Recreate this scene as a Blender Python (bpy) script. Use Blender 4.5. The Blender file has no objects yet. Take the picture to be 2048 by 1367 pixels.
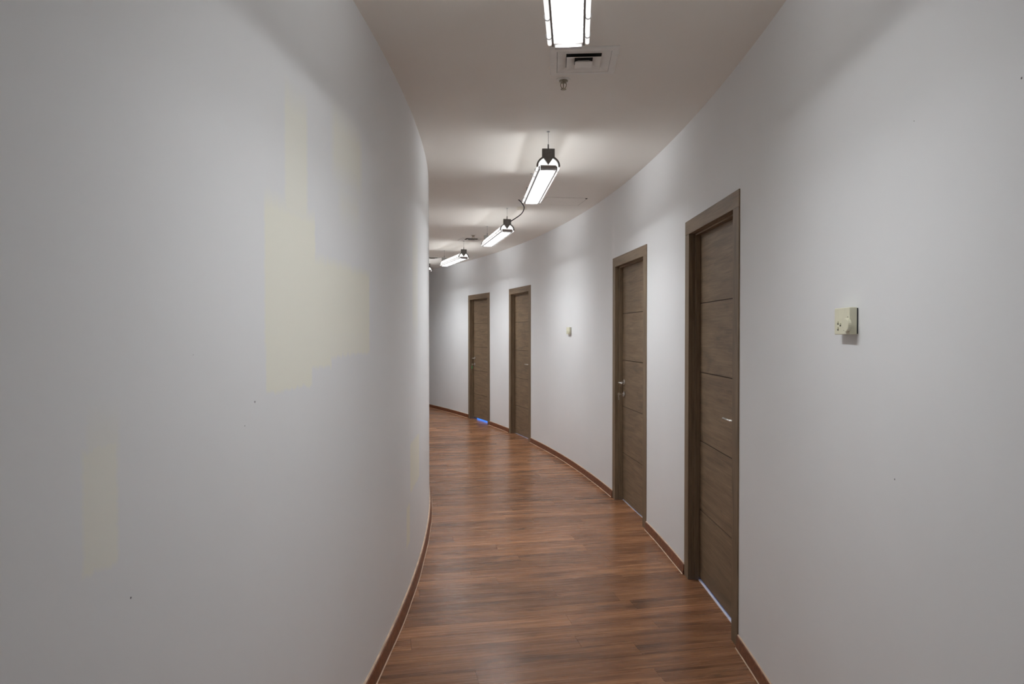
import bpy, bmesh, math, random
from mathutils import Vector, Matrix

# ------------------------------------------------------------------ camera, world, exposure
SC = bpy.context.scene
COL = SC.collection
cam_data = bpy.data.cameras.new("camera")
cam_data.sensor_width = 36.0
cam_data.lens = 24.0
cam_data.clip_start = 0.02
cam = bpy.data.objects.new("camera", cam_data)
cam.location = (0, 0, 1.44)
cam.rotation_euler = (math.pi / 2 - 0.0127, 0, 0)
COL.objects.link(cam)
SC.camera = cam

world = bpy.data.worlds.new("daylight")
SC.world = world
world.use_nodes = True
bgn = world.node_tree.nodes["Background"]
bgn.inputs[0].default_value = (0.05, 0.25, 1.0, 1)      # blue daylight outside, seen only under the doors
bgn.inputs[1].default_value = 3.0

vs = SC.view_settings
vs.view_transform = 'Standard'
vs.look = 'None'
vs.gamma = 1.0
vs.exposure = 0.15
vs.use_curve_mapping = False
SC.cycles.max_bounces = 8
SC.cycles.diffuse_bounces = 6
SC.cycles.glossy_bounces = 3
SC.cycles.use_denoising = True
SC.cycles.use_light_tree = False
SC.cycles.adaptive_threshold = 0.04

LAMP_DOWN = 7.8       # wide light through each louvre
LAMP_BEAM = 6.5      # concentrated part of the louvre's light, straight down
LAMP_SIDE = 0.50
LAMP_COL = (0.955, 0.985, 1.0)

# ------------------------------------------------------------------ the place: an arc-shaped corridor
XC, YC = -18.1573, 3.5438
RO, RI = 19.199, 17.5978
RM = 18.39
H = 2.6716
T0, T1 = -0.46, 0.80          # angular reach of the corridor
PI = math.pi


def pol(R, t, z=0.0):
    return (XC + R * math.cos(t), YC + R * math.sin(t), z)


# ------------------------------------------------------------------ mesh helpers
class MB:
    def __init__(self):
        self.v, self.f, self.s = [], [], []

    def add(self, verts, faces, smooth=False):
        b = len(self.v)
        self.v += [tuple(p) for p in verts]
        for f in faces:
            self.f.append(tuple(b + i for i in f))
            self.s.append(smooth)
        return self

    def box(self, x0, x1, y0, y1, z0, z1):
        vs_ = [(x, y, z) for z in (z0, z1) for y in (y0, y1) for x in (x0, x1)]
        return self.add(vs_, [(0, 2, 3, 1), (4, 5, 7, 6), (0, 1, 5, 4), (2, 6, 7, 3), (0, 4, 6, 2), (1, 3, 7, 5)])

    def prism(self, pts, a0, a1, axis='x', smooth=False):
        """extrude closed outline pts (p,q) along axis from a0 to a1; outline counter-clockwise seen from +axis"""
        def mk(p, q, a):
            return {'x': (a, p, q), 'y': (p, a, q), 'z': (p, q, a)}[axis]
        n = len(pts)
        vs_ = [mk(p, q, a0) for p, q in pts] + [mk(p, q, a1) for p, q in pts]
        fs = [tuple(range(n))[::-1], tuple(range(n, 2 * n))]
        for i in range(n):
            j = (i + 1) % n
            fs.append((i, j, n + j, n + i))
        return self.add(vs_, fs, smooth)

    def cyl(self, p0, p1, r0, r1=None, n=12, caps=True):
        r1 = r0 if r1 is None else r1
        p0, p1 = Vector(p0), Vector(p1)
        d = (p1 - p0).normalized()
        a = d.orthogonal().normalized()
        b = d.cross(a)
        vs_ = []
        for p, r in ((p0, r0), (p1, r1)):
            for i in range(n):
                t = 2 * PI * i / n
                vs_.append(p + (a * math.cos(t) + b * math.sin(t)) * r)
        fs = [(i, (i + 1) % n, n + (i + 1) % n, n + i) for i in range(n)]
        self.add(vs_, fs, True)
        if caps:
            self.add(vs_[:n], [tuple(range(n))[::-1]])
            self.add(vs_[n:], [tuple(range(n))])
        return self

    def tube(self, pts, r, n=8, caps=True):
        pts = [Vector(p) for p in pts]
        rings = []
        a = None
        for i, p in enumerate(pts):
            d = (pts[min(i + 1, len(pts) - 1)] - pts[max(i - 1, 0)]).normalized()
            if a is None:
                a = d.orthogonal().normalized()
            a = (a - d * a.dot(d)).normalized()
            b = d.cross(a)
            rings.append([p + (a * math.cos(2 * PI * k / n) + b * math.sin(2 * PI * k / n)) * r for k in range(n)])
        vs_ = [q for rg in rings for q in rg]
        fs = []
        for i in range(len(rings) - 1):
            for k in range(n):
                fs.append((i * n + k, i * n + (k + 1) % n, (i + 1) * n + (k + 1) % n, (i + 1) * n + k))
        if caps:
            fs.append(tuple(range(n))[::-1])
            fs.append(tuple((len(rings) - 1) * n + k for k in range(n)))
        return self.add(vs_, fs, True)

    def lathe(self, prof, n=20, c=(0, 0, 0)):
        """prof: (r,z) from top to bottom or any order"""
        vs_ = [(c[0] + r * math.cos(2 * PI * k / n), c[1] + r * math.sin(2 * PI * k / n), c[2] + z) for r, z in prof for k in range(n)]
        fs = []
        for i in range(len(prof) - 1):
            for k in range(n):
                fs.append((i * n + k, i * n + (k + 1) % n, (i + 1) * n + (k + 1) % n, (i + 1) * n + k))
        fs.append(tuple(range(n)))
        fs.append(tuple((len(prof) - 1) * n + k for k in range(n)))
        return self.add(vs_, fs, True)

    def mesh(self, name, mat, fix=True):
        me = bpy.data.meshes.new(name)
        me.from_pydata(self.v, [], self.f)
        me.polygons.foreach_set("use_smooth", self.s)
        if fix:
            bm = bmesh.new()
            bm.from_mesh(me)
            bmesh.ops.recalc_face_normals(bm, faces=bm.faces)
            bm.to_mesh(me)
            bm.free()
        me.materials.append(mat)
        me.update()
        return me

    def build(self, name, mat, parent=None, bevel=0.0, fix=True):
        o = bpy.data.objects.new(name, self.mesh(name, mat, fix))
        COL.objects.link(o)
        o.parent = parent
        if bevel:
            m = o.modifiers.new("bevel", 'BEVEL')
            m.width = bevel
            m.segments = 2
            m.limit_method = 'ANGLE'
        return o


def empty(name, loc, rz=0.0):
    o = bpy.data.objects.new(name, None)
    o.empty_display_size = 0.1
    o.location = loc
    o.rotation_euler = (0, 0, rz)
    COL.objects.link(o)
    return o


def tag(o, label=None, cat=None, group=None, kind=None):
    if label: o["label"] = label
    if cat: o["category"] = cat
    if group: o["group"] = group
    if kind: o["kind"] = kind
    return o


def put(name, me, parent, loc=(0, 0, 0)):
    o = bpy.data.objects.new(name, me)
    COL.objects.link(o)
    o.parent = parent
    o.location = loc
    return o


# ------------------------------------------------------------------ material helpers
def new_mat(name):
    m = bpy.data.materials.new(name)
    m.use_nodes = True
    nt = m.node_tree
    b = nt.nodes["Principled BSDF"]
    return m, nt, b


def N(nt, typ, **kw):
    n = nt.nodes.new(typ)
    for k, v in kw.items():
        setattr(n, k, v)
    return n


def L(nt, a, b):
    nt.links.new(a, b)


def math_n(nt, op, a, b=None, c=None, clamp=False):
    n = N(nt, "ShaderNodeMath", operation=op, use_clamp=clamp)
    for i, x in enumerate((a, b, c)):
        if x is None:
            continue
        if isinstance(x, (int, float)):
            n.inputs[i].default_value = x
        else:
            L(nt, x, n.inputs[i])
    return n.outputs[0]


def mix_col(nt, fac, a, b, blend='MIX'):
    n = N(nt, "ShaderNodeMix", data_type='RGBA', blend_type=blend)
    for sock, x in ((n.inputs[0], fac), (n.inputs[6], a), (n.inputs[7], b)):
        if isinstance(x, (int, float)):
            sock.default_value = x
        elif isinstance(x, tuple):
            sock.default_value = x if len(x) == 4 else x + (1,)
        else:
            L(nt, x, sock)
    return n.outputs[2]


def ramp(nt, fac, stops):
    n = N(nt, "ShaderNodeValToRGB")
    e = n.color_ramp.elements
    while len(e) < len(stops):
        e.new(0.5)
    for el, (p, c) in zip(e, stops):
        el.position = p
        el.color = c if len(c) == 4 else c + (1,)
    L(nt, fac, n.inputs[0])
    return n.outputs[0]


def noise(nt, vec, scale, detail=3.0, rough=0.5, dist=0.0):
    n = N(nt, "ShaderNodeTexNoise")
    n.inputs["Scale"].default_value = scale
    n.inputs["Detail"].default_value = detail
    n.inputs["Roughness"].default_value = rough
    n.inputs["Distortion"].default_value = dist
    L(nt, vec, n.inputs["Vector"])
    return n.outputs[0]


def mapping(nt, vec, scale=(1, 1, 1), loc=(0, 0, 0)):
    n = N(nt, "ShaderNodeMapping")
    n.inputs["Scale"].default_value = scale
    n.inputs["Location"].default_value = loc
    L(nt, vec, n.inputs["Vector"])
    return n.outputs[0]


def bump(nt, height, strength, dist, target):
    n = N(nt, "ShaderNodeBump")
    n.inputs["Strength"].default_value = strength
    n.inputs["Distance"].default_value = dist
    L(nt, height, n.inputs["Height"])
    L(nt, n.outputs[0], target.inputs["Normal"])


def plain(name, col, rough=0.5, metal=0.0, spec=0.5, var=0.0, scale=40.0):
    m, nt, b = new_mat(name)
    b.inputs["Roughness"].default_value = rough
    b.inputs["Metallic"].default_value = metal
    b.inputs["Specular IOR Level"].default_value = spec
    tc = N(nt, "ShaderNodeTexCoord")
    nz = noise(nt, tc.outputs["Object"], scale, 2.0)
    lo = tuple(max(0, x * (1 - var)) for x in col)
    hi = tuple(min(1, x * (1 + var)) for x in col)
    L(nt, ramp(nt, nz, [(0.3, lo), (0.7, hi)]), b.inputs["Base Color"])
    return m


def emis(name, col, strength):
    m, nt, b = new_mat(name)
    b.inputs["Base Color"].default_value = (0.85, 0.85, 0.85, 1)
    b.inputs["Emission Color"].default_value = col + (1,)
    b.inputs["Emission Strength"].default_value = strength
    m.cycles.emission_sampling = "NONE"      # faint glow of the cover; the lamp's area lights carry the light
    return m


def wall_paint(name, base, patches=(), dots=(), patch_col=(0.83, 0.82, 0.73)):
    """matte wall paint in wall coordinates (arc metres, height); touch-up patches are rectangles with ragged edges"""
    m, nt, b = new_mat(name)
    b.inputs["Roughness"].default_value = 0.55
    b.inputs["Specular IOR Level"].default_value = 0.28
    uv = N(nt, "ShaderNodeUVMap", uv_map="wall")
    big = noise(nt, mapping(nt, uv.outputs[0], (0.9, 0.9, 1)), 1.3, 3.0)
    col = ramp(nt, big, [(0.3, tuple(x * 0.975 for x in base)), (0.7, tuple(min(1, x * 1.02) for x in base))])
    if patches or dots:
        sep = N(nt, "ShaderNodeSeparateXYZ")
        L(nt, uv.outputs[0], sep.inputs[0])
        # ragged roller edges
        rag = noise(nt, mapping(nt, uv.outputs[0], (26, 5, 1)), 1.0, 3.0, 0.7)
        rag2 = noise(nt, mapping(nt, uv.outputs[0], (4, 30, 1)), 1.0, 3.0, 0.7)
        V = math_n(nt, 'ADD', sep.outputs[1], math_n(nt, 'MULTIPLY', math_n(nt, 'SUBTRACT', rag, 0.5), 0.05))
        U = math_n(nt, 'ADD', sep.outputs[0], math_n(nt, 'MULTIPLY', math_n(nt, 'SUBTRACT', rag2, 0.5), 0.02))
        tot = None
        for (u0, u1, v0, v1, su, sv, amt) in patches:
            cu, hu, cv, hv = (u0 + u1) / 2, (u1 - u0) / 2, (v0 + v1) / 2, (v1 - v0) / 2
            fu = math_n(nt, 'DIVIDE', math_n(nt, 'SUBTRACT', hu, math_n(nt, 'ABSOLUTE', math_n(nt, 'SUBTRACT', U, cu))), su, clamp=True)
            fv = math_n(nt, 'DIVIDE', math_n(nt, 'SUBTRACT', hv, math_n(nt, 'ABSOLUTE', math_n(nt, 'SUBTRACT', V, cv))), sv, clamp=True)
            f = math_n(nt, 'MULTIPLY', math_n(nt, 'MULTIPLY', fu, fv), amt)
            tot = f if tot is None else math_n(nt, 'MAXIMUM', tot, f)
        if tot is not None:
            col = mix_col(nt, tot, col, patch_col)
        for (du, dv, r) in dots:
            dd = N(nt, "ShaderNodeVectorMath", operation='DISTANCE')
            L(nt, uv.outputs[0], dd.inputs[0])
            dd.inputs[1].default_value = (du, dv, 0)
            f = math_n(nt, 'SUBTRACT', 1.0, math_n(nt, 'DIVIDE', dd.outputs["Value"], r), clamp=True)
            f = math_n(nt, 'MULTIPLY', f, 1.6, clamp=True)
            col = mix_col(nt, f, col, (0.06, 0.06, 0.07))
    L(nt, col, b.inputs["Base Color"])
    bump(nt, noise(nt, uv.outputs[0], 3.0, 1.0), 0.2, 0.005, b)
    return m


def wood(name, dark, mid, light, along='x', rough=0.4, scale=1.0, blotch=0.5, spec=0.5, bumps=0.12, rnd=0.25):
    """grain stretched along one local axis, offset for every object"""
    m, nt, b = new_mat(name)
    tc = N(nt, "ShaderNodeTexCoord")
    oi = N(nt, "ShaderNodeObjectInfo")
    off = N(nt, "ShaderNodeVectorMath", operation='MULTIPLY_ADD')
    cmb = N(nt, "ShaderNodeCombineXYZ")
    for i in range(3):
        L(nt, oi.outputs["Random"], cmb.inputs[i])
    L(nt, cmb.outputs[0], off.inputs[0])
    off.inputs[1].default_value = (37.3, 53.1, 71.9)
    L(nt, tc.outputs["Object"], off.inputs[2])
    st = {'x': (1, 9, 9), 'z': (9, 9, 1)}[along]
    v = mapping(nt, off.outputs[0], tuple(s * scale for s in st))
    st2 = {'x': (1.3, 60, 60), 'z': (60, 60, 1.3)}[along]
    v2 = mapping(nt, off.outputs[0], tuple(s * scale for s in st2))
    st3 = {'x': (0.8, 3.6, 3.6), 'z': (3.6, 3.6, 0.8)}[along]
    v3 = mapping(nt, off.outputs[0], tuple(s * scale for s in st3))
    g1 = noise(nt, v, 1.7, 4.0, 0.62, 0.6)
    g2 = noise(nt, v2, 2.0, 2.0, 0.6, 0.0)
    g3 = noise(nt, v3, 1.9, 4.0, 0.6, 1.2)
    g = math_n(nt, 'ADD', math_n(nt, 'MULTIPLY', g1, 0.62), math_n(nt, 'MULTIPLY', g2, 0.38))
    col = ramp(nt, g, [(0.30, dark), (0.50, mid), (0.70, light)])
    bl = math_n(nt, 'MULTIPLY', math_n(nt, 'SUBTRACT', math_n(nt, 'MULTIPLY', g3, 4.5), 2.5, clamp=True), math_n(nt, 'MULTIPLY', math_n(nt, 'ADD', g1, 0.25), blotch * 1.3), clamp=True)
    col = mix_col(nt, bl, col, (dark[0] * 0.40, dark[1] * 0.52, dark[2] * 0.65))
    val = math_n(nt, 'ADD', 1.0 - rnd / 2, math_n(nt, 'MULTIPLY', oi.outputs["Random"], rnd))
    hs = N(nt, "ShaderNodeHueSaturation")
    L(nt, val, hs.inputs["Value"])
    L(nt, col, hs.inputs["Color"])
    L(nt, hs.outputs[0], b.inputs["Base Color"])
    b.inputs["Specular IOR Level"].default_value = spec
    L(nt, math_n(nt, 'ADD', rough - 0.05, math_n(nt, 'MULTIPLY', g2, 0.10)), b.inputs["Roughness"])
    bump(nt, g2, bumps, 0.002, b)
    return m


WALLC = (0.78, 0.788, 0.80)
left_patches = [
    # u0, u1, v0, v1, softness u, softness v, amount
    (-1.64, -1.46, 1.70, 2.17, 0.02, 0.10, 0.8),
    (-1.27, -0.87, 1.94, 2.24, 0.06, 0.10, 0.75),
    (-1.20, -0.90, 1.80, 2.00, 0.06, 0.10, 0.45),
    (-1.765, -1.40, 1.36, 1.83, 0.015, 0.06, 1.0),
    (-1.50, -0.77, 1.40, 1.70, 0.02, 0.04, 1.0),
    (-1.76, -1.43, 1.275, 1.45, 0.015, 0.012, 1.0),
    (-1.46, -1.25, 1.325, 1.50, 0.02, 0.015, 1.0),
    (-1.30, -0.77, 1.355, 1.50, 0.02, 0.015, 0.9),
    (-2.41, -2.315, 1.02, 1.25, 0.012, 0.012, 0.75),
    (-2.40, -2.31, 1.15, 1.33, 0.012, 0.08, 0.4),
    (0.20, 0.66, 0.55, 0.84, 0.02, 0.02, 1.0),
    (0.06, 0.20, 0.29, 0.52, 0.02, 0.02, 1.0),
    (0.28, 0.62, 1.40, 2.10, 0.08, 0.15, 0.5),
]
M_WALL_L = wall_paint("wall_paint_inner", WALLC, left_patches,
                      [(-1.815, 1.266, 0.0035), (-2.288, 0.949, 0.0028), (-1.867, 1.212, 0.002), (-2.086, 1.394, 0.0012)])
M_WALL_R = wall_paint("wall_paint_outer", WALLC, [], [(-1.852, 1.077, 0.0032), (-2.339, 1.89, 0.003), (-1.938, 1.938, 0.002)])
M_CEIL = wall_paint("ceiling_paint", (0.85, 0.825, 0.78), [(6.62, 6.86, 0.335, 0.455, 0.05, 0.03, 0.55)], [(6.80, 0.36, 0.006)], (0.60, 0.56, 0.40))
M_FLOOR = wood("laminate", (0.105, 0.045, 0.022), (0.262, 0.120, 0.058), (0.42, 0.207, 0.100), 'x', 0.27, 0.9, 0.95, 0.25, 0.02, 0.45)
M_SUB = wood("subfloor", (0.10, 0.045, 0.03), (0.18, 0.08, 0.047), (0.24, 0.11, 0.06), 'x', 0.4)
M_BASE = wood("skirting_wood", (0.060, 0.018, 0.009), (0.18, 0.062, 0.028), (0.36, 0.150, 0.070), 'x', 0.4, 3.0, 0.8, 0.45, 0.1, 0.1)
M_CAULK = plain("skirting_edge", (0.55, 0.40, 0.29), 0.6, 0, 0.3, 0.2, 15)
M_DOOR = wood("door_veneer", (0.108, 0.073, 0.045), (0.195, 0.135, 0.083), (0.285, 0.203, 0.128), 'x', 0.5, 1.6, 0.35, 0.4, 0.08, 0.10)
M_FRAME = wood("frame_veneer", (0.118, 0.082, 0.051), (0.190, 0.135, 0.084), (0.26, 0.188, 0.120), 'z', 0.5, 1.6, 0.25, 0.4, 0.06, 0.06)
M_GROOVE = plain("door_core", (0.06, 0.042, 0.03), 0.7, 0, 0.2, 0.1)
M_STEEL = plain("brushed_steel", (0.72, 0.70, 0.67), 0.28, 1.0, 0.5, 0.05, 120)
M_SEAL = plain("aluminium_sweep", (0.55, 0.56, 0.60), 0.4, 0.9, 0.5, 0.05, 80)
M_SILL = plain("white_sill", (0.80, 0.78, 0.84), 0.4, 0.0, 0.5, 0.04, 60)
M_RAIL = plain("louvre_rail_grey", (0.20, 0.20, 0.20), 0.4, 0.3, 0.5, 0.05, 60)
M_GREY = plain("lamp_grey_metal", (0.24, 0.24, 0.23), 0.32, 0.25, 0.5, 0.08, 60)
M_BAR = plain("lamp_bar_metal", (0.36, 0.33, 0.31), 0.35, 0.3, 0.5, 0.08, 60)
M_LITE = plain("lamp_rail_metal", (0.55, 0.55, 0.56), 0.35, 0.3, 0.5, 0.05, 60)
M_WIRE = plain("steel_wire", (0.25, 0.24, 0.23), 0.4, 0.9)
M_PANEL = emis("lamp_panel_glow", (1.0, 0.99, 0.98), 1.5)
M_SHELL = emis("lamp_cover_glow", (1.0, 0.985, 0.96), 1.05)
M_SLAT = plain("louvre_white", (0.8, 0.8, 0.8), 0.5, 0, 0.3, 0.02)
M_ROD = emis("acrylic_rod_glow", (1.0, 0.99, 0.98), 0.8)
M_CABLE = plain("navy_cable", (0.016, 0.017, 0.028), 0.45, 0, 0.4, 0.2)
M_CREAM = plain("thermostat_cream", (0.74, 0.72, 0.56), 0.45, 0, 0.4, 0.03, 30)
M_DARKP = plain("dark_plastic", (0.035, 0.037, 0.04), 0.5)
M_WHITEP = plain("vent_white", (0.84, 0.83, 0.80), 0.45, 0, 0.4, 0.03, 20)
M_DUCT_SHADE = plain("duct_shade_black", (0.02, 0.02, 0.02), 0.8)
M_BRASS = plain("sprinkler_metal", (0.38, 0.34, 0.26), 0.4, 0.6, 0.5, 0.15, 90)
M_GREEN = plain("green_tag", (0.05, 0.42, 0.16), 0.5)
M_ROOMW = plain("hatch_paint", (0.85, 0.825, 0.78), 0.55, 0, 0.3, 0.02)


# ------------------------------------------------------------------ setting: floor, ceiling, walls
def arc(t0, t1, step=0.008):
    n = max(1, int(math.ceil((t1 - t0) / step)))
    return [t0 + (t1 - t0) * i / n for i in range(n + 1)]


def uvmap(o, fn):
    me = o.data
    lay = me.uv_layers.new(name="wall")
    for lp in me.loops:
        lay.data[lp.index].uv = fn(me.vertices[lp.vertex_index].co)


def ang(co):
    return math.atan2(co.y - YC, co.x - XC)


def sector(name, R0, R1, t0, t1, z0, z1, mat, parent=None, bevel=0.0):
    ts = arc(t0, t1)
    m = MB()
    n = len(ts)
    vs_ = []
    for R, z in ((R0, z0), (R1, z0), (R1, z1), (R0, z1)):
        vs_ += [pol(R, t, z) for t in ts]
    fs = []
    for a in range(4):
        b_ = (a + 1) % 4
        for i in range(n - 1):
            fs.append((a * n + i, a * n + i + 1, b_ * n + i + 1, b_ * n + i))
    fs.append((0, n, 2 * n, 3 * n))
    fs.append((n - 1, 2 * n - 1, 3 * n - 1, 4 * n - 1))
    m.add(vs_, fs)
    return m.build(name, mat, parent, bevel)


floor = sector("floor", RI - 0.15, RO + 2.2, T0 - 0.02, T1 + 0.02, -0.12, -0.009, M_SUB)
tag(floor, "reddish brown laminate floor running along the curved corridor", "floor", kind="structure")

# laminate boards, laid across the corridor about 11 degrees off square
PA = 0.192
PW = 0.1217
ca, sa = math.cos(PA), math.sin(PA)
uC, vC = XC * ca + YC * sa, -XC * sa + YC * ca
rng = random.Random(11)


def row_span(v):
    d = v - vC
    a = (RI - 0.06) ** 2 - d * d
    b = (RO + 0.17) ** 2 - d * d
    return uC + math.sqrt(max(a, 0)), uC + math.sqrt(b)


def board_box(mb, u0, u1, v0, v1, local):
    g = 0.00045
    cu, cv = (u0 + u1) / 2, (v0 + v1) / 2
    x0, x1, y0, y1 = u0 + g, u1 - g, v0 + g, v1 - g
    if local:
        mb.box(x0 - cu, x1 - cu, y0 - cv, y1 - cv, -0.009, 0.0)
        return (cu * ca - cv * sa, cu * sa + cv * ca, 0)
    vs_ = []
    for z in (-0.009, 0.0):
        for y in (y0, y1):
            for x in (x0, x1):
                vs_.append((x * ca - y * sa, x * sa + y * ca, z))
    mb.add(vs_, [(0, 2, 3, 1), (4, 5, 7, 6), (0, 1, 5, 4), (2, 6, 7, 3), (0, 4, 6, 2), (1, 3, 7, 5)])


k0 = int(math.floor((-4.6 - 3.24) / PW))
k1 = int(math.ceil((13.9 - 3.24) / PW))
rest = MB()
for k in range(k0, k1):
    v0 = 3.24 + k * PW
    v1 = v0 + PW
    lo = min(row_span(v0)[0], row_span(v1)[0])
    hi = max(row_span(v0)[1], row_span(v1)[1])
    off = rng.random() * 1.2
    if k == -5: off = (0.613 * ca + 2.9 * sa) % 1.2
    if k == 0: off = (0.285 * ca + 3.43 * sa) % 1.2
    us = [lo]
    u = math.floor((lo - off) / 1.2) * 1.2 + off
    while u < hi - 0.05:
        if u > lo + 0.05:
            us.append(u)
        u += 1.2
    us.append(hi)
    own = 2.15 < v0 < 11.0
    for a, b_ in zip(us[:-1], us[1:]):
        if own:
            mb = MB()
            loc = board_box(mb, a, b_, v0, v1, True)
            o = mb.build("plank", M_FLOOR, floor)
            o.location = loc
            o.rotation_euler = (0, 0, PA)
        else:
            board_box(rest, a, b_, v0, v1, False)
tag(rest.build("far_planks", M_FLOOR, floor), kind="stuff")

ceiling = sector("ceiling", RI - 0.15, RO + 0.14, T0 - 0.02, T1 + 0.02, H, H + 0.1, M_CEIL)
tag(ceiling, "matte off-white ceiling following the corridor curve", "ceiling", kind="structure")
uvmap(ceiling, lambda c: (c.y, c.x + 0.30))

wl = sector("wall_left", RI - 0.14, RI, T0 - 0.01, T1 + 0.01, -0.01, H + 0.01, M_WALL_L)
tag(wl, "convex white wall with yellowish touch-up paint patches", "wall", kind="structure")
for p in wl.data.polygons:
    p.use_smooth = True
wl.modifiers.new("edges", 'EDGE_SPLIT').split_angle = math.radians(30)
uvmap(wl, lambda c: (ang(c) * RI, c.z))

# door edges measured on the wall: (far edge angle, near edge angle, top, gap under the leaf, handle side, key)
RFACE = RO - 0.012
DOORS = [
    (0.0271, -0.0227, 2.097, 0.016),
    (0.1274, 0.0756, 2.092, 0.013),
    (0.3372, 0.2884, 2.078, 0.012),
    (0.4343, 0.3829, 2.082, 0.026),
]
CW = 0.085            # casing width
wm = MB()
cuts = []
for tf, tn, top, gap in DOORS:
    cuts.append((tn + 0.035 / RO, tf - 0.035 / RO, top - 0.035))
ts = set(arc(T0 - 0.01, T1 + 0.01, 0.008))
for a, b_, _ in cuts:
    ts |= {a, b_}
ts = sorted(ts)
ts = [t for i, t in enumerate(ts) if i == 0 or t - ts[i - 1] > 1e-5]
WT = 0.12


def wquad(Ra, ta, tb, z0, z1):
    wm.add([pol(Ra, ta, z0), pol(Ra, tb, z0), pol(Ra, tb, z1), pol(Ra, ta, z1)], [(0, 1, 2, 3)], True)


for ta, tb in zip(ts[:-1], ts[1:]):
    zb = -0.01
    for a, b_, top in cuts:
        if ta >= a - 1e-6 and tb <= b_ + 1e-6:
            zb = top
    if zb > 0:
        wm.add([pol(RO, ta, zb), pol(RO, tb, zb), pol(RO + WT, tb, zb), pol(RO + WT, ta, zb)], [(0, 1, 2, 3)])
    for R in (RO, RO + WT):
        if zb > 0:
            wquad(R, ta, tb, zb, 2.2)
            wquad(R, ta, tb, 2.2, H + 0.01)
        else:
            wquad(R, ta, tb, zb, H + 0.01)
for a, b_, top in cuts:
    for t in (a, b_):
        wm.add([pol(RO, t, -0.01), pol(RO + WT, t, -0.01), pol(RO + WT, t, top), pol(RO, t, top)], [(0, 1, 2, 3)])
wr = wm.build("wall_right", M_WALL_R, fix=False)
bm = bmesh.new()
bm.from_mesh(wr.data)
bmesh.ops.remove_doubles(bm, verts=bm.verts, dist=1e-5)
bm.to_mesh(wr.data)
bm.free()
es = wr.modifiers.new("edges", 'EDGE_SPLIT')
es.split_angle = math.radians(30)
uvmap(wr, lambda c: (ang(c) * RO, c.z))
tag(wr, "concave white outer wall with four brown doors", "wall", kind="structure")

# the two ends of the corridor, out of view
for nm, t, lab in (("wall_back", T0, "plain white wall closing the corridor behind the viewer"), ("wall_end", T1, "plain white wall closing the far end of the corridor")):
    m = MB()
    s_ = -1 if nm == "wall_back" else 1
    a, b_, c, d = pol(RI, t), pol(RO, t), pol(RO, t + s_ * 0.006), pol(RI, t + s_ * 0.006)
    m.add([(p[0], p[1], z) for z in (-0.01, H + 0.01) for p in (a, b_, c, d)],
          [(0, 1, 2, 3), (4, 5, 6, 7), (0, 1, 5, 4), (1, 2, 6, 5), (2, 3, 7, 6), (3, 0, 4, 7)])
    o = m.build(nm, M_WALL_R)
    uvmap(o, lambda co: (co.x, co.z))
    tag(o, lab, "wall", kind="structure")


# skirting boards
def skirting(parent, R, sgn, t0, t1, th, hh, seed):
    """sgn: direction from the wall face into the corridor (radially)"""
    rg = random.Random(seed)
    ph = [rg.random() * 6.28 for _ in range(3)]
    ts_ = arc(t0, t1, 0.006)
    n = len(ts_)
    def wob(t):
        return 0.0016 * math.sin(t * 60 + ph[0]) + 0.0010 * math.sin(t * 170 + ph[1])
    prof = lambda t: [(0.0, 0.0), (th + wob(t), 0.0), (th * 0.9 + wob(t), hh * 0.45), (th * 0.62, hh * 0.94), (th * 0.40, hh), (0.0, hh)]
    m = MB()
    k = 6
    vs_ = []
    for t in ts_:
        for d, z in prof(t):
            vs_.append(pol(R + sgn * d, t, z))
    fs = [(i * k + j, (i + 1) * k + j, (i + 1) * k + (j + 1) % k, i * k + (j + 1) % k) for i in range(n - 1) for j in range(k)]
    fs += [tuple(range(k)), tuple((n - 1) * k + j for j in range(k))]
    m.add(vs_, fs)
    b = m.build("skirting_board", M_BASE, parent)
    e = MB()
    vs_ = []
    for t in ts_:
        for d, z in ((th * 0.0, hh), (th * 0.42, hh), (th * 0.30, hh + 0.0022), (0.0, hh + 0.003)):
            vs_.append(pol(R + sgn * d, t, z))
    fs = [(i * 4 + j, (i + 1) * 4 + j, (i + 1) * 4 + (j + 1) % 4, i * 4 + (j + 1) % 4) for i in range(n - 1) for j in range(4)]
    e.add(vs_, fs)
    e.build("sealant_line", M_CAULK, parent)
    f = MB()
    vs_ = []
    for t in ts_:
        w_ = th + wob(t)
        for d, z in ((w_ - 0.002, 0.0), (w_ + 0.0035, 0.0), (w_ + 0.0015, 0.003), (w_ - 0.002, 0.005)):
            vs_.append(pol(R + sgn * d, t, z))
    f.add(vs_, fs)
    f.build("floor_bead", M_CAULK, parent)
    return b


bl = empty("baseboard_left", pol(RI, 0.0))
bl.location = (0, 0, 0)
tag(bl, "low reddish wood skirting along the convex wall", "baseboard", kind="structure")
skirting(bl, RI, 1, T0, T1, 0.020, 0.066, 3)
br = empty("baseboard_right", (0, 0, 0))
tag(br, "low reddish wood skirting between the doors of the outer wall", "baseboard", kind="structure")
segs = [T0] + [x for tf, tn, _, _ in DOORS for x in (tn, tf)] + [T1]
for i in range(0, len(segs), 2):
    skirting(br, RO, -1, segs[i], segs[i + 1], 0.014, 0.060, 20 + i)


# ------------------------------------------------------------------ doors
def rounded_disc(mb, c, r, th, n=20):
    """disc facing +y at centre c (x,y,z)"""
    x, y, z = c
    prof = [(r, 0.0), (r, th * 0.7), (r * 0.86, th)]
    vs_ = [(x + rr * math.cos(2 * PI * k / n), y + yy, z + rr * math.sin(2 * PI * k / n)) for rr, yy in prof for k in range(n)]
    fs = [(i * n + k, i * n + (k + 1) % n, (i + 1) * n + (k + 1) % n, (i + 1) * n + k) for i in range(2) for k in range(n)]
    fs += [tuple(range(n)), tuple(2 * n + k for k in range(n))]
    mb.add(vs_, fs, False)


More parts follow.
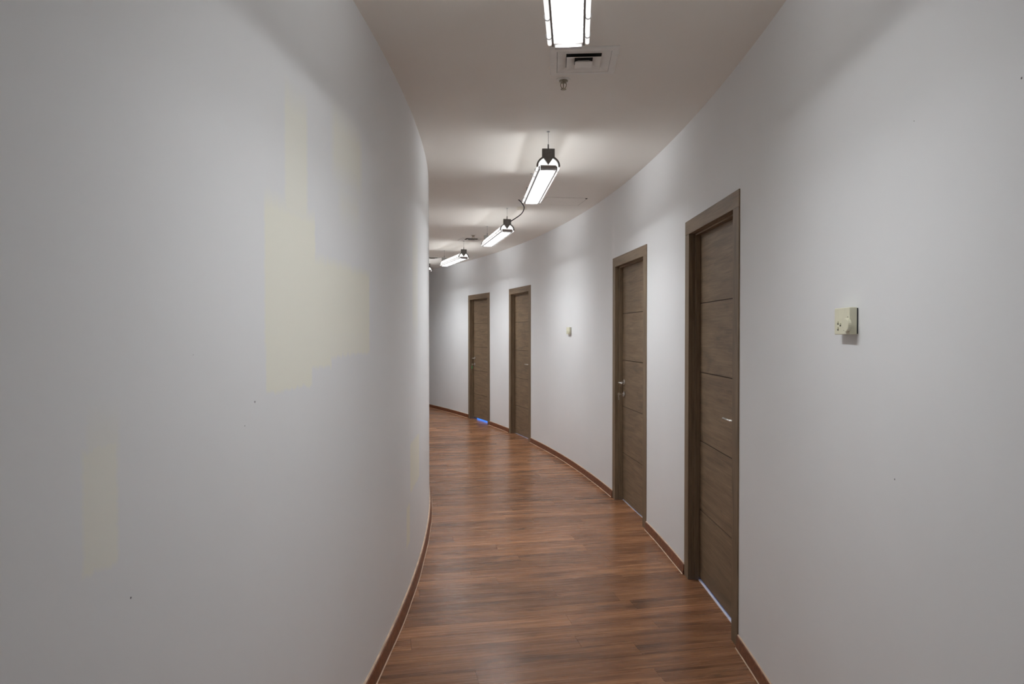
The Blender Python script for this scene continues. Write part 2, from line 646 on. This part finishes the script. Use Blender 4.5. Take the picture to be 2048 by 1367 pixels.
def make_door(idx, tf, tn, top, gap, far_handle, label):
    tc = (tf + tn) / 2
    W = (tf - tn) * RFACE
    p = pol(RO, tc)
    root = empty("door_%d" % idx, (p[0], p[1], 0), tc + PI / 2)
    tag(root, label, "door", kind="structure")
    h = W / 2
    sag = h * h / (2 * RO)
    F = 0.012 - sag * 0      # casing face in front of the wall
    B = -0.012
    # casing: two uprights and a head
    for x0, x1 in ((-h, -h + CW), (h - CW, h)):
        MB().box(x0, x1, B, F, 0.0, top - (CW - 0.005)).build("casing", M_FRAME, root, 0.002)
    MB().box(-h, h, B, F, top - (CW - 0.005), top).build("casing_head", M_DOOR, root, 0.002)
    ix = h - CW
    it = top - (CW - 0.005)
    # jamb lining with a stepped stop
    D = -0.055             # leaf face
    for s in (-1, 1):
        a, b_ = sorted((s * ix, s * (ix + 0.03)))
        MB().box(a, b_, -0.118, B, 0.0, it).build("jamb", M_FRAME, root, 0.001)
        a, b_ = sorted((s * ix, s * (ix - 0.010)))
        MB().box(a, b_, D + 0.001, -0.026, 0.0, it - 0.010).build("door_stop", M_FRAME, root, 0.0015)
    MB().box(-ix - 0.03, ix + 0.03, -0.118, B, it, it + 0.03).build("jamb_head", M_DOOR, root, 0.001)
    MB().box(-ix, ix, D + 0.001, -0.026, it - 0.010, it).build("door_stop_head", M_DOOR, root, 0.0015)
    # leaf with five flush boards and narrow grooves
    lx = ix - 0.004
    lt = it - 0.004
    leaf = MB().box(-lx, lx, D - 0.042, D - 0.004, gap, lt).build("leaf", M_GROOVE, root)
    ph = (lt - gap) / 5
    for i in range(5):
        g0 = 0.0 if i == 0 else 0.0025
        g1 = 0.0 if i == 4 else 0.0025
        m = MB().box(-lx, lx, -0.004, 0.0, g0 - ph / 2, ph / 2 - g1)
        o = m.build("panel", M_DOOR, leaf, 0.001)
        o.location = (0, D, gap + ph * (i + 0.5))
    # aluminium sweep at the foot of the leaf
    MB().box(-lx + 0.01, lx - 0.01, D - 0.040, D - 0.026, gap - 0.001, gap + 0.004).build("door_sweep", M_SEAL, leaf)
    if gap < 0.02:
        MB().box(-lx + 0.004, lx - 0.004, D - 0.050, D + (0.007 if idx == 1 else -0.001), -0.002, 0.0045).build("threshold", M_SILL, root)
    # lever handle and lock
    s = 1 if far_handle else -1
    hx = s * (lx - 0.055)
    hz = 1.02
    hd = empty_part("handle", root)
    m = MB()
    rounded_disc(m, (hx, D, hz), 0.026, 0.009)
    m.build("rose", M_STEEL, hd)
    m = MB()
    pts = [(hx, D + 0.006, hz), (hx, D + 0.035, hz), (hx - s * 0.004, D + 0.046, hz), (hx - s * 0.014, D + 0.052, hz), (hx - s * 0.05, D + 0.053, hz), (hx - s * 0.125, D + 0.051, hz)]
    m.tube(pts, 0.0062, 10)
    m.build("lever", M_STEEL, hd)
    lk = empty_part("lock", root)
    m = MB()
    rounded_disc(m, (hx, D, hz - 0.10), 0.025, 0.008)
    m.build("lock_rose", M_STEEL, lk)
    m = MB()
    m.cyl((hx, D + 0.006, hz - 0.097), (hx, D + 0.012, hz - 0.097), 0.0085, n=12)
    m.box(hx - 0.0045, hx + 0.0045, D + 0.006, D + 0.012, hz - 0.118, hz - 0.10)
    m.build("lock_cylinder", M_BAR, lk)
    # hinges on the other side
    for z in (0.28, 1.05, 1.80):
        MB().cyl((-s * (lx + 0.002), D + 0.003, z), (-s * (lx + 0.002), D + 0.003, z + 0.07), 0.004, n=8).build("hinge", M_BAR, root)
    return root, (hx, D, hz)


def empty_part(name, parent):
    o = bpy.data.objects.new(name, None)
    o.empty_display_size = 0.03
    COL.objects.link(o)
    o.parent = parent
    return o


DL = [
    (False, "nearest brown wood door, handle on its near side, beside the big thermostat"),
    (True, "brown wood door with a key in its lock, second from the viewer"),
    (False, "narrow-looking brown wood door just beyond the small thermostat, no key"),
    (True, "farthest brown wood door with a bright blue gap under it"),
]
roots = []
for i, ((tf, tn, top, gap), (fh, lab)) in enumerate(zip(DOORS, DL)):
    roots.append(make_door(i + 1, tf, tn, top, gap, fh, lab))


def key_in_lock(door, label, tagcol):
    root, (hx, D, hz) = door
    mw = Matrix.Translation(root.location) @ Matrix.Rotation(root.rotation_euler.z, 4, 'Z')
    e = empty("door_key", mw @ Vector((hx, D + 0.012, hz - 0.10)), root.rotation_euler.z)
    tag(e, label, "key")
    m = MB()
    m.box(-0.0012, 0.0012, 0.0, 0.022, -0.004, 0.004)
    n = 14
    ring = [(0.034 + 0.0125 * math.cos(2 * PI * k / n), 0.0115 * math.sin(2 * PI * k / n)) for k in range(n)]
    m.prism(ring, -0.0012, 0.0012, 'x')
    m.build("key_blade", M_STEEL, e)
    m = MB()
    pts = [(0.0 + 0.011 * math.cos(2 * PI * k / 16), 0.038, -0.014 + 0.013 * math.sin(2 * PI * k / 16)) for k in range(17)]
    m.tube(pts, 0.0011, 6, caps=False)
    m.build("key_ring", M_STEEL, e)
    if tagcol:
        m = MB()
        m.box(-0.012, 0.012, 0.036, 0.040, -0.075, -0.026)
        m.build("key_tag", M_GREEN, e, 0.002)
    else:
        m = MB()
        m.box(-0.0012, 0.0012, 0.031, 0.041, -0.05, -0.024)
        m.build("spare_key", M_STEEL, e)


key_in_lock(roots[1], "small steel keys hanging from the lock of the second door", False)
key_in_lock(roots[3], "key with a green tag in the lock of the farthest door", True)


# ------------------------------------------------------------------ pendant lights
LAMPS = [   # near-end angle, far-end angle, label
    (-0.1240, -0.0625, "bright pendant light cut off by the top edge of the picture"),
    (0.0352, 0.0945, "pendant light whose grey end bracket hangs in mid corridor, nearest whole one"),
    (0.1755, 0.2375, "pendant light fed by the loose dark cable"),
    (0.3110, 0.3690, "small pendant light between the cable-fed light and the far corner"),
    (0.4195, 0.4785, "farthest pendant light, only its tip showing past the convex wall"),
]
GRP = "louvred pendant lights along the corridor"
ZB = H - 0.229        # bottom of the fittings


def arc_pts(cy, cz, ry, rz, a0, a1, n):
    return [(cy + ry * math.cos(a0 + (a1 - a0) * i / n), cz + rz * math.sin(a0 + (a1 - a0) * i / n)) for i in range(n + 1)]


def make_lamp(t0, t1, label, gain=1.0):
    p0, p1 = Vector(pol(RM, t0, ZB)), Vector(pol(RM, t1, ZB))
    mid = (p0 + p1) / 2
    Ln = (p1 - p0).length
    d = p1 - p0
    rz = math.atan2(d.y, d.x)
    root = empty("pendant_light", mid, rz)
    tag(root, label, "light", GRP)
    hl = Ln / 2
    # translucent half-round cover
    outer = arc_pts(0, 0.020, 0.062, 0.062, 0, PI, 18)
    shell = MB()
    xs = (-hl + 0.006, hl - 0.006)
    n = len(outer)
    vs_ = [(x, y, z) for x in xs for y, z in outer]
    shell.add(vs_, [(i, i + 1, n + i + 1, n + i) for i in range(n - 1)], True)
    shell.add(vs_, [tuple(range(n)), tuple(range(n, 2 * n))])
    shell.add([(xs[0], 0.062, 0.02), (xs[0], -0.062, 0.02), (xs[1], -0.062, 0.02), (xs[1], 0.062, 0.02)], [(0, 1, 2, 3)])
    shell.build("translucent_cover", M_SHELL, root)
    # louvre: side rails, cross blades and the lit panel above them
    for s in (-1, 1):
        a, b_ = sorted((s * 0.0500, s * 0.0565))
        MB().box(-hl + 0.004, hl - 0.004, a, b_, -0.003, 0.020).build("louvre_rail", M_RAIL, root)
        m = MB()
        m.cyl((-hl + 0.004, s * 0.0650, 0.0075), (hl - 0.004, s * 0.0650, 0.0075), 0.0075, n=12)
        m.build("side_rod", M_ROD, root)
        for x in (-hl + 0.06, -hl + 0.20, hl - 0.20, hl - 0.06):
            m = MB()
            m.tube([(x, s * 0.0650 + 0.0090 * math.cos(2 * PI * k / 14), 0.0075 + 0.0090 * math.sin(2 * PI * k / 14)) for k in range(15)], 0.0017, 5, caps=False)
            m.box(x - 0.002, x + 0.002, s * 0.0735 - 0.002, s * 0.0735 + 0.003, 0.006, 0.018)
            m.build("rod_clip", M_LITE, root)
        m = MB()
        m.box(-hl, hl, *sorted((s * 0.0635, s * 0.0660)), 0.0165, 0.0215)
        m.build("edge_trim", M_GREY, root)
    MB().box(-hl + 0.004, hl - 0.004, -0.050, 0.050, 0.0125, 0.0145).build("lit_panel", M_PANEL, root)
    me = MB().box(-0.0007, 0.0007, -0.0498, 0.0498, -0.003, 0.009).mesh("blade", M_SLAT)
    nb = int(round((Ln - 0.06) / 0.042))
    for i in range(nb + 1):
        put("louvre_blade", me, root, (-hl + 0.03 + (Ln - 0.06) * i / nb, 0, 0))
    # end brackets
    for s in (-1, 1):
        a, b_ = sorted((s * (hl - 0.004), s * (hl + 0.014)))
        br_ = MB()
        # two bow arms
        for q in (-1, 1):
            oa = arc_pts(0, 0.018, 0.0725, 0.064, math.radians(-4), math.radians(62), 8)
            ia = arc_pts(0, 0.018, 0.0620, 0.054, math.radians(-4), math.radians(66), 8)
            pts = [(q * y, z) for y, z in oa + ia[::-1]]
            br_.prism(pts if q > 0 else pts[::-1], a, b_, 'x')
        # shoulder and downward wedge between the arms
        br_.prism([(-0.0385, 0.076), (-0.027, 0.064), (0.0, 0.026), (0.027, 0.064), (0.0385, 0.076)], a, b_, 'x')
        e = br_.build("end_bracket", M_GREY, root, 0.0008)
        # hanger block with a raised rim
        nk = MB()
        nk.box(a, b_, -0.0385, 0.0385, 0.072, 0.122)
        o = nk.build("hanger_block", M_GREY, root, 0.002)
        rim = MB()
        fx = b_ if s > 0 else a
        f0, f1 = sorted((fx, fx + s * 0.003))
        rim.box(f0, f1, -0.0385, -0.0320, 0.072, 0.122)
        rim.box(f0, f1, 0.0320, 0.0385, 0.072, 0.122)
        rim.box(f0, f1, -0.0320, 0.0320, 0.116, 0.122)
        rim.build("rim", M_GREY, o)
        rb = MB()
        for k in range(7):
            y = -0.018 + 0.006 * k
            rb.box(*sorted((fx, fx + s * 0.0012)), y - 0.001, y + 0.001, 0.074, 0.114)
        rb.build("ribs", M_BAR, o)
        bar = MB()
        bar.box(a, b_, -0.0485, 0.0485, 0.004, 0.022)
        bar.build("cross_bar", M_BAR, root, 0.001)
        lip = MB()
        lip.box(*sorted((s * (hl - 0.004), s * (hl + 0.0165))), -0.0465, 0.0465, -0.006, 0.003)
        lip.build("cross_bar_lip", M_LITE, root)
        xw = s * (hl + 0.005)
        MB().cyl((xw, 0, 0.122), (xw, 0, 0.150), 0.0045, n=10).build("ferrule", M_GREY, root)
        MB().cyl((xw, 0, 0.148), (xw, 0, 0.229), 0.0011, n=6).build("suspension_wire", M_WIRE, root)
        MB().lathe([(0.004, -0.006), (0.009, -0.004), (0.010, 0.0)], 14, (xw, 0, 0.229)).build("wire_anchor", M_LITE, root)
    # the light this fitting gives: down through the louvre, sideways and up through the cover
    def area(name, loc, rot, sx, sy, power, spread):
        ld = bpy.data.lights.new(name, 'AREA')
        ld.shape = 'RECTANGLE'
        ld.size, ld.size_y = sx, sy
        ld.energy = power * gain
        ld.color = LAMP_COL
        ld.spread = math.radians(spread)
        lo = bpy.data.objects.new(name, ld)
        COL.objects.link(lo)
        lo.parent = root
        lo.location = loc
        lo.rotation_euler = rot
        return lo
    area("louvre_light", (0, 0, 0.0115), (0, 0, 0), Ln - 0.03, 0.016, LAMP_DOWN, 176)
    area("reflector_beam", (0, 0, 0.0105), (0, 0, 0), Ln - 0.03, 0.08, LAMP_BEAM, 125)
    for s in (-1, 1):
        area("cover_light", (0, s * 0.066, 0.050), (s * math.radians(180 - 71), 0, 0), Ln - 0.10, 0.012, LAMP_SIDE, 105)
        area("cover_slot_light", (0, s * 0.056, 0.068), (s * math.radians(180 - 32), 0, 0), Ln - 0.06, 0.006, LAMP_SIDE * 0.075, 34)
    return root


for i, (t0, t1, lab) in enumerate(LAMPS):
    make_lamp(t0, t1, lab, 0.80 if i == 0 else 1.18)      # nearest fitting's power set lower to balance the wall brightness

# loose feed cable of the third light
cp = [(0.0599, 6.309, 2.672), (0.0886, 6.3842, 2.6583), (0.1147, 6.4593, 2.6303), (0.1051, 6.5345, 2.6013), (0.0773, 6.6097, 2.5809), (0.0293, 6.6848, 2.5597), (-0.0148, 6.735, 2.5400)]


def smooth_path(P, n=6):
    P = [Vector(p) for p in P]
    out = []
    for i in range(len(P) - 1):
        a, b_, c, d = P[max(i - 1, 0)], P[i], P[i + 1], P[min(i + 2, len(P) - 1)]
        for k in range(n):
            t = k / n
            out.append(0.5 * ((2 * b_) + (c - a) * t + (2 * a - 5 * b_ + 4 * c - d) * t * t + (3 * b_ - a - 3 * c + d) * t ** 3))
    out.append(P[-1])
    return out


cb = MB().tube(smooth_path(cp), 0.0050, 8).build("power_cable", M_CABLE)
tag(cb, "dark cable dangling in an S from the ceiling to a pendant light", "cable")


# ------------------------------------------------------------------ ceiling fittings
def make_vent(x, y, rz, S, label):
    root = empty("ceiling_vent", (x, y, H), rz)
    tag(root, label, "air vent", "square ceiling vents")
    def ring(name, a0, z0, a1, z1, mat, th=0.0015, parent=root):
        """square funnel from half-size a0 at z0 to a1 at z1"""
        q = lambda a, z: [(-a, -a, z), (a, -a, z), (a, a, z), (-a, a, z)]
        m = MB()
        m.add(q(a0, z0) + q(a1, z1) + q(a0 - th, z0 + th * 0.2) + q(a1 - th, z1 + th * 0.2),
              [(i, (i + 1) % 4, 4 + (i + 1) % 4, 4 + i) for i in range(4)] +
              [(8 + i, 12 + i, 12 + (i + 1) % 4, 8 + (i + 1) % 4) for i in range(4)] +
              [(i, 8 + i, 8 + (i + 1) % 4, (i + 1) % 4) for i in range(4)] +
              [(4 + i, 4 + (i + 1) % 4, 12 + (i + 1) % 4, 12 + i) for i in range(4)])
        return m.build(name, mat, parent)
    h = S / 2
    # flange
    fl = MB()
    q = lambda a, z: [(-a, -a, z), (a, -a, z), (a, a, z), (-a, a, z)]
    fl.add(q(h, 0.0) + q(h, -0.006) + q(h * 0.97, -0.0105) + q(h * 0.80, -0.0105) + q(h * 0.78, -0.006) + q(h * 0.74, 0.0) ,
           [(r * 4 + i, r * 4 + (i + 1) % 4, (r + 1) * 4 + (i + 1) % 4, (r + 1) * 4 + i) for r in range(5) for i in range(4)])
    fl.build("flange", M_WHITEP, root)
    dk = MB().box(-h * 0.74, h * 0.74, -h * 0.74, h * 0.74, -0.0012, -0.0002)  # flat black sheet on the uncut ceiling, painted as the duct's dark inside
    dk.build("duct_shade_plate", M_DUCT_SHADE, root)
    ring("outer_cone", h * 0.78, -0.0095, h * 0.53, -0.0025, M_WHITEP)
    ring("middle_cone", h * 0.51, -0.0165, h * 0.28, -0.0055, M_WHITEP)
    c = MB()
    a = h * 0.26
    c.add(q(a, -0.0225) + q(a * 0.94, -0.0235) + q(a * 0.6, -0.010), [(0, 1, 5, 4), (1, 2, 6, 5), (2, 3, 7, 6), (3, 0, 4, 7), (4, 5, 6, 7),
          (0, 8, 9, 1), (1, 9, 10, 2), (2, 10, 11, 3), (3, 11, 8, 0)])
    c.build("centre_plate", M_WHITEP, root)
    return root


make_vent(0.322, 3.095, math.radians(-3.5), 0.30, "square white ceiling vent right behind the light at the top of the picture")
make_vent(-0.53, 8.93, 0.30, 0.30, "ceiling vent half hidden behind the cable-fed pendant light")
make_vent(-1.30, 11.15, 0.427, 0.30, "farthest ceiling vent at the edge of the convex wall")


def make_sprinkler(x, y, label):
    root = empty("sprinkler_head", (x, y, H))
    tag(root, label, "sprinkler", "ceiling sprinklers")
    MB().lathe([(0.034, 0.0), (0.033, -0.003), (0.024, -0.006), (0.021, -0.006)], 22).build("escutcheon", M_WHITEP, root)
    MB().lathe([(0.022, -0.006), (0.022, -0.010), (0.012, -0.013), (0.010, -0.018)], 18).build("body", M_BRASS, root)
    for s in (-1, 1):
        m = MB()
        m.tube([(s * 0.009, 0, -0.014), (s * 0.0135, 0, -0.022), (s * 0.0135, 0, -0.032), (s * 0.008, 0, -0.041), (s * 0.002, 0, -0.045)], 0.002, 6)
        m.build("frame_arm", M_BRASS, root)
    MB().cyl((0, 0, -0.016), (0, 0, -0.043), 0.0022, n=8).build("glass_bulb", M_BRASS, root)
    MB().lathe([(0.004, -0.043), (0.0135, -0.047), (0.0135, -0.049), (0.003, -0.049)], 16).build("deflector", M_BRASS, root)


make_sprinkler(0.250, 3.331, "small sprinkler head beside the nearest square vent")
make_sprinkler(-0.487, 8.587, "distant sprinkler head next to the half-hidden vent")

# access hatch outline near the second light
hatch = empty("access_hatch", pol(18.85, 0.1520, H), 0.152)
tag(hatch, "flush square ceiling hatch with a tiny dark latch, near the outer wall", "hatch")
m = MB().box(-0.185, 0.185, -0.175, 0.175, -0.0012, 0.0)
m.build("hatch_panel", M_ROOMW, hatch)
m = MB()
for (x0, x1, y0, y1) in ((-0.192, 0.192, -0.1815, -0.1785), (-0.192, 0.192, 0.1785, 0.1815), (-0.192, -0.189, -0.18, 0.18), (0.189, 0.192, -0.18, 0.18)):
    m.box(x0, x1, y0, y1, -0.0006, 0.0)
m.build("hatch_gap", M_BAR, hatch)
m = MB()
m.lathe([(0.010, 0.0), (0.010, -0.003), (0.006, -0.006)], 12, (0.180, -0.172, 0.0))
m.build("latch", M_DARKP, hatch)


# ------------------------------------------------------------------ wall thermostats
def make_thermostat(theta, z, label, w=0.114, hh=0.077):
    p = pol(RO, theta, z)
    root = empty("thermostat", p, theta + PI / 2)
    tag(root, label, "thermostat", "cream wall thermostats")
    MB().box(-w / 2 + 0.003, w / 2 - 0.003, -0.001, 0.004, -hh / 2 + 0.002, hh / 2 - 0.002).build("back_plate", M_DARKP, root)
    # wedge-shaped cover, slightly rounded
    m = MB()
    m.prism([(-w / 2, 0.004), (w / 2, 0.004), (w / 2 - 0.002, 0.0235), (-w / 2 + 0.001, 0.0245)], -hh / 2, hh / 2, 'z')
    m.build("cover", M_CREAM, root, 0.002)
    # half-sunk dial near the closer lower corner
    d = MB()
    n = 22
    cx, cz, r = -w / 2 + 0.012, -0.012, 0.0195
    prof = [(r, 0.022), (r, 0.0300), (r * 0.92, 0.0312)]
    vs_ = [(cx + rr * math.cos(2 * PI * k / n), yy, cz + rr * math.sin(2 * PI * k / n)) for rr, yy in prof for k in range(n)]
    fs = [(i * n + k, i * n + (k + 1) % n, (i + 1) * n + (k + 1) % n, (i + 1) * n + k) for i in range(2) for k in range(n)]
    fs += [tuple(2 * n + k for k in range(n)), tuple(range(n))]
    d.add(vs_, fs)
    d.build("dial", M_CREAM, root)
    MB().box(cx - 0.0006, cx + 0.0006, 0.022, 0.0250, cz + r + 0.002, cz + r + 0.006).build("dial_mark", M_DARKP, root)
    # printed marks around the dial
    for k, (dx, dz) in enumerate(((0.030, 0.004), (0.033, -0.006), (0.029, -0.015))):
        MB().box(cx + dx - 0.001, cx + dx + 0.001, 0.022, 0.0248, cz + dz - 0.0008, cz + dz + 0.0008).build("scale_mark", M_DARKP, root)
    # slide switches
    for (sx, sz) in ((0.008, -0.008), (0.026, -0.003), (0.026, -0.020)):
        q = MB()
        q.box(sx - 0.004, sx + 0.004, 0.022, 0.0268, sz - 0.003, sz + 0.003)
        o = q.build("slide_switch", M_CREAM, root, 0.0006)
        MB().box(sx - 0.003, sx + 0.003, 0.022, 0.0252, sz - 0.0065, sz - 0.0035).build("slot", M_DARKP, o)
    return root


make_thermostat(-0.0819, 1.475, "large cream thermostat with a dial, right of the nearest door")
make_thermostat(0.2065, 1.468, "small-looking cream thermostat between the second and third doors")
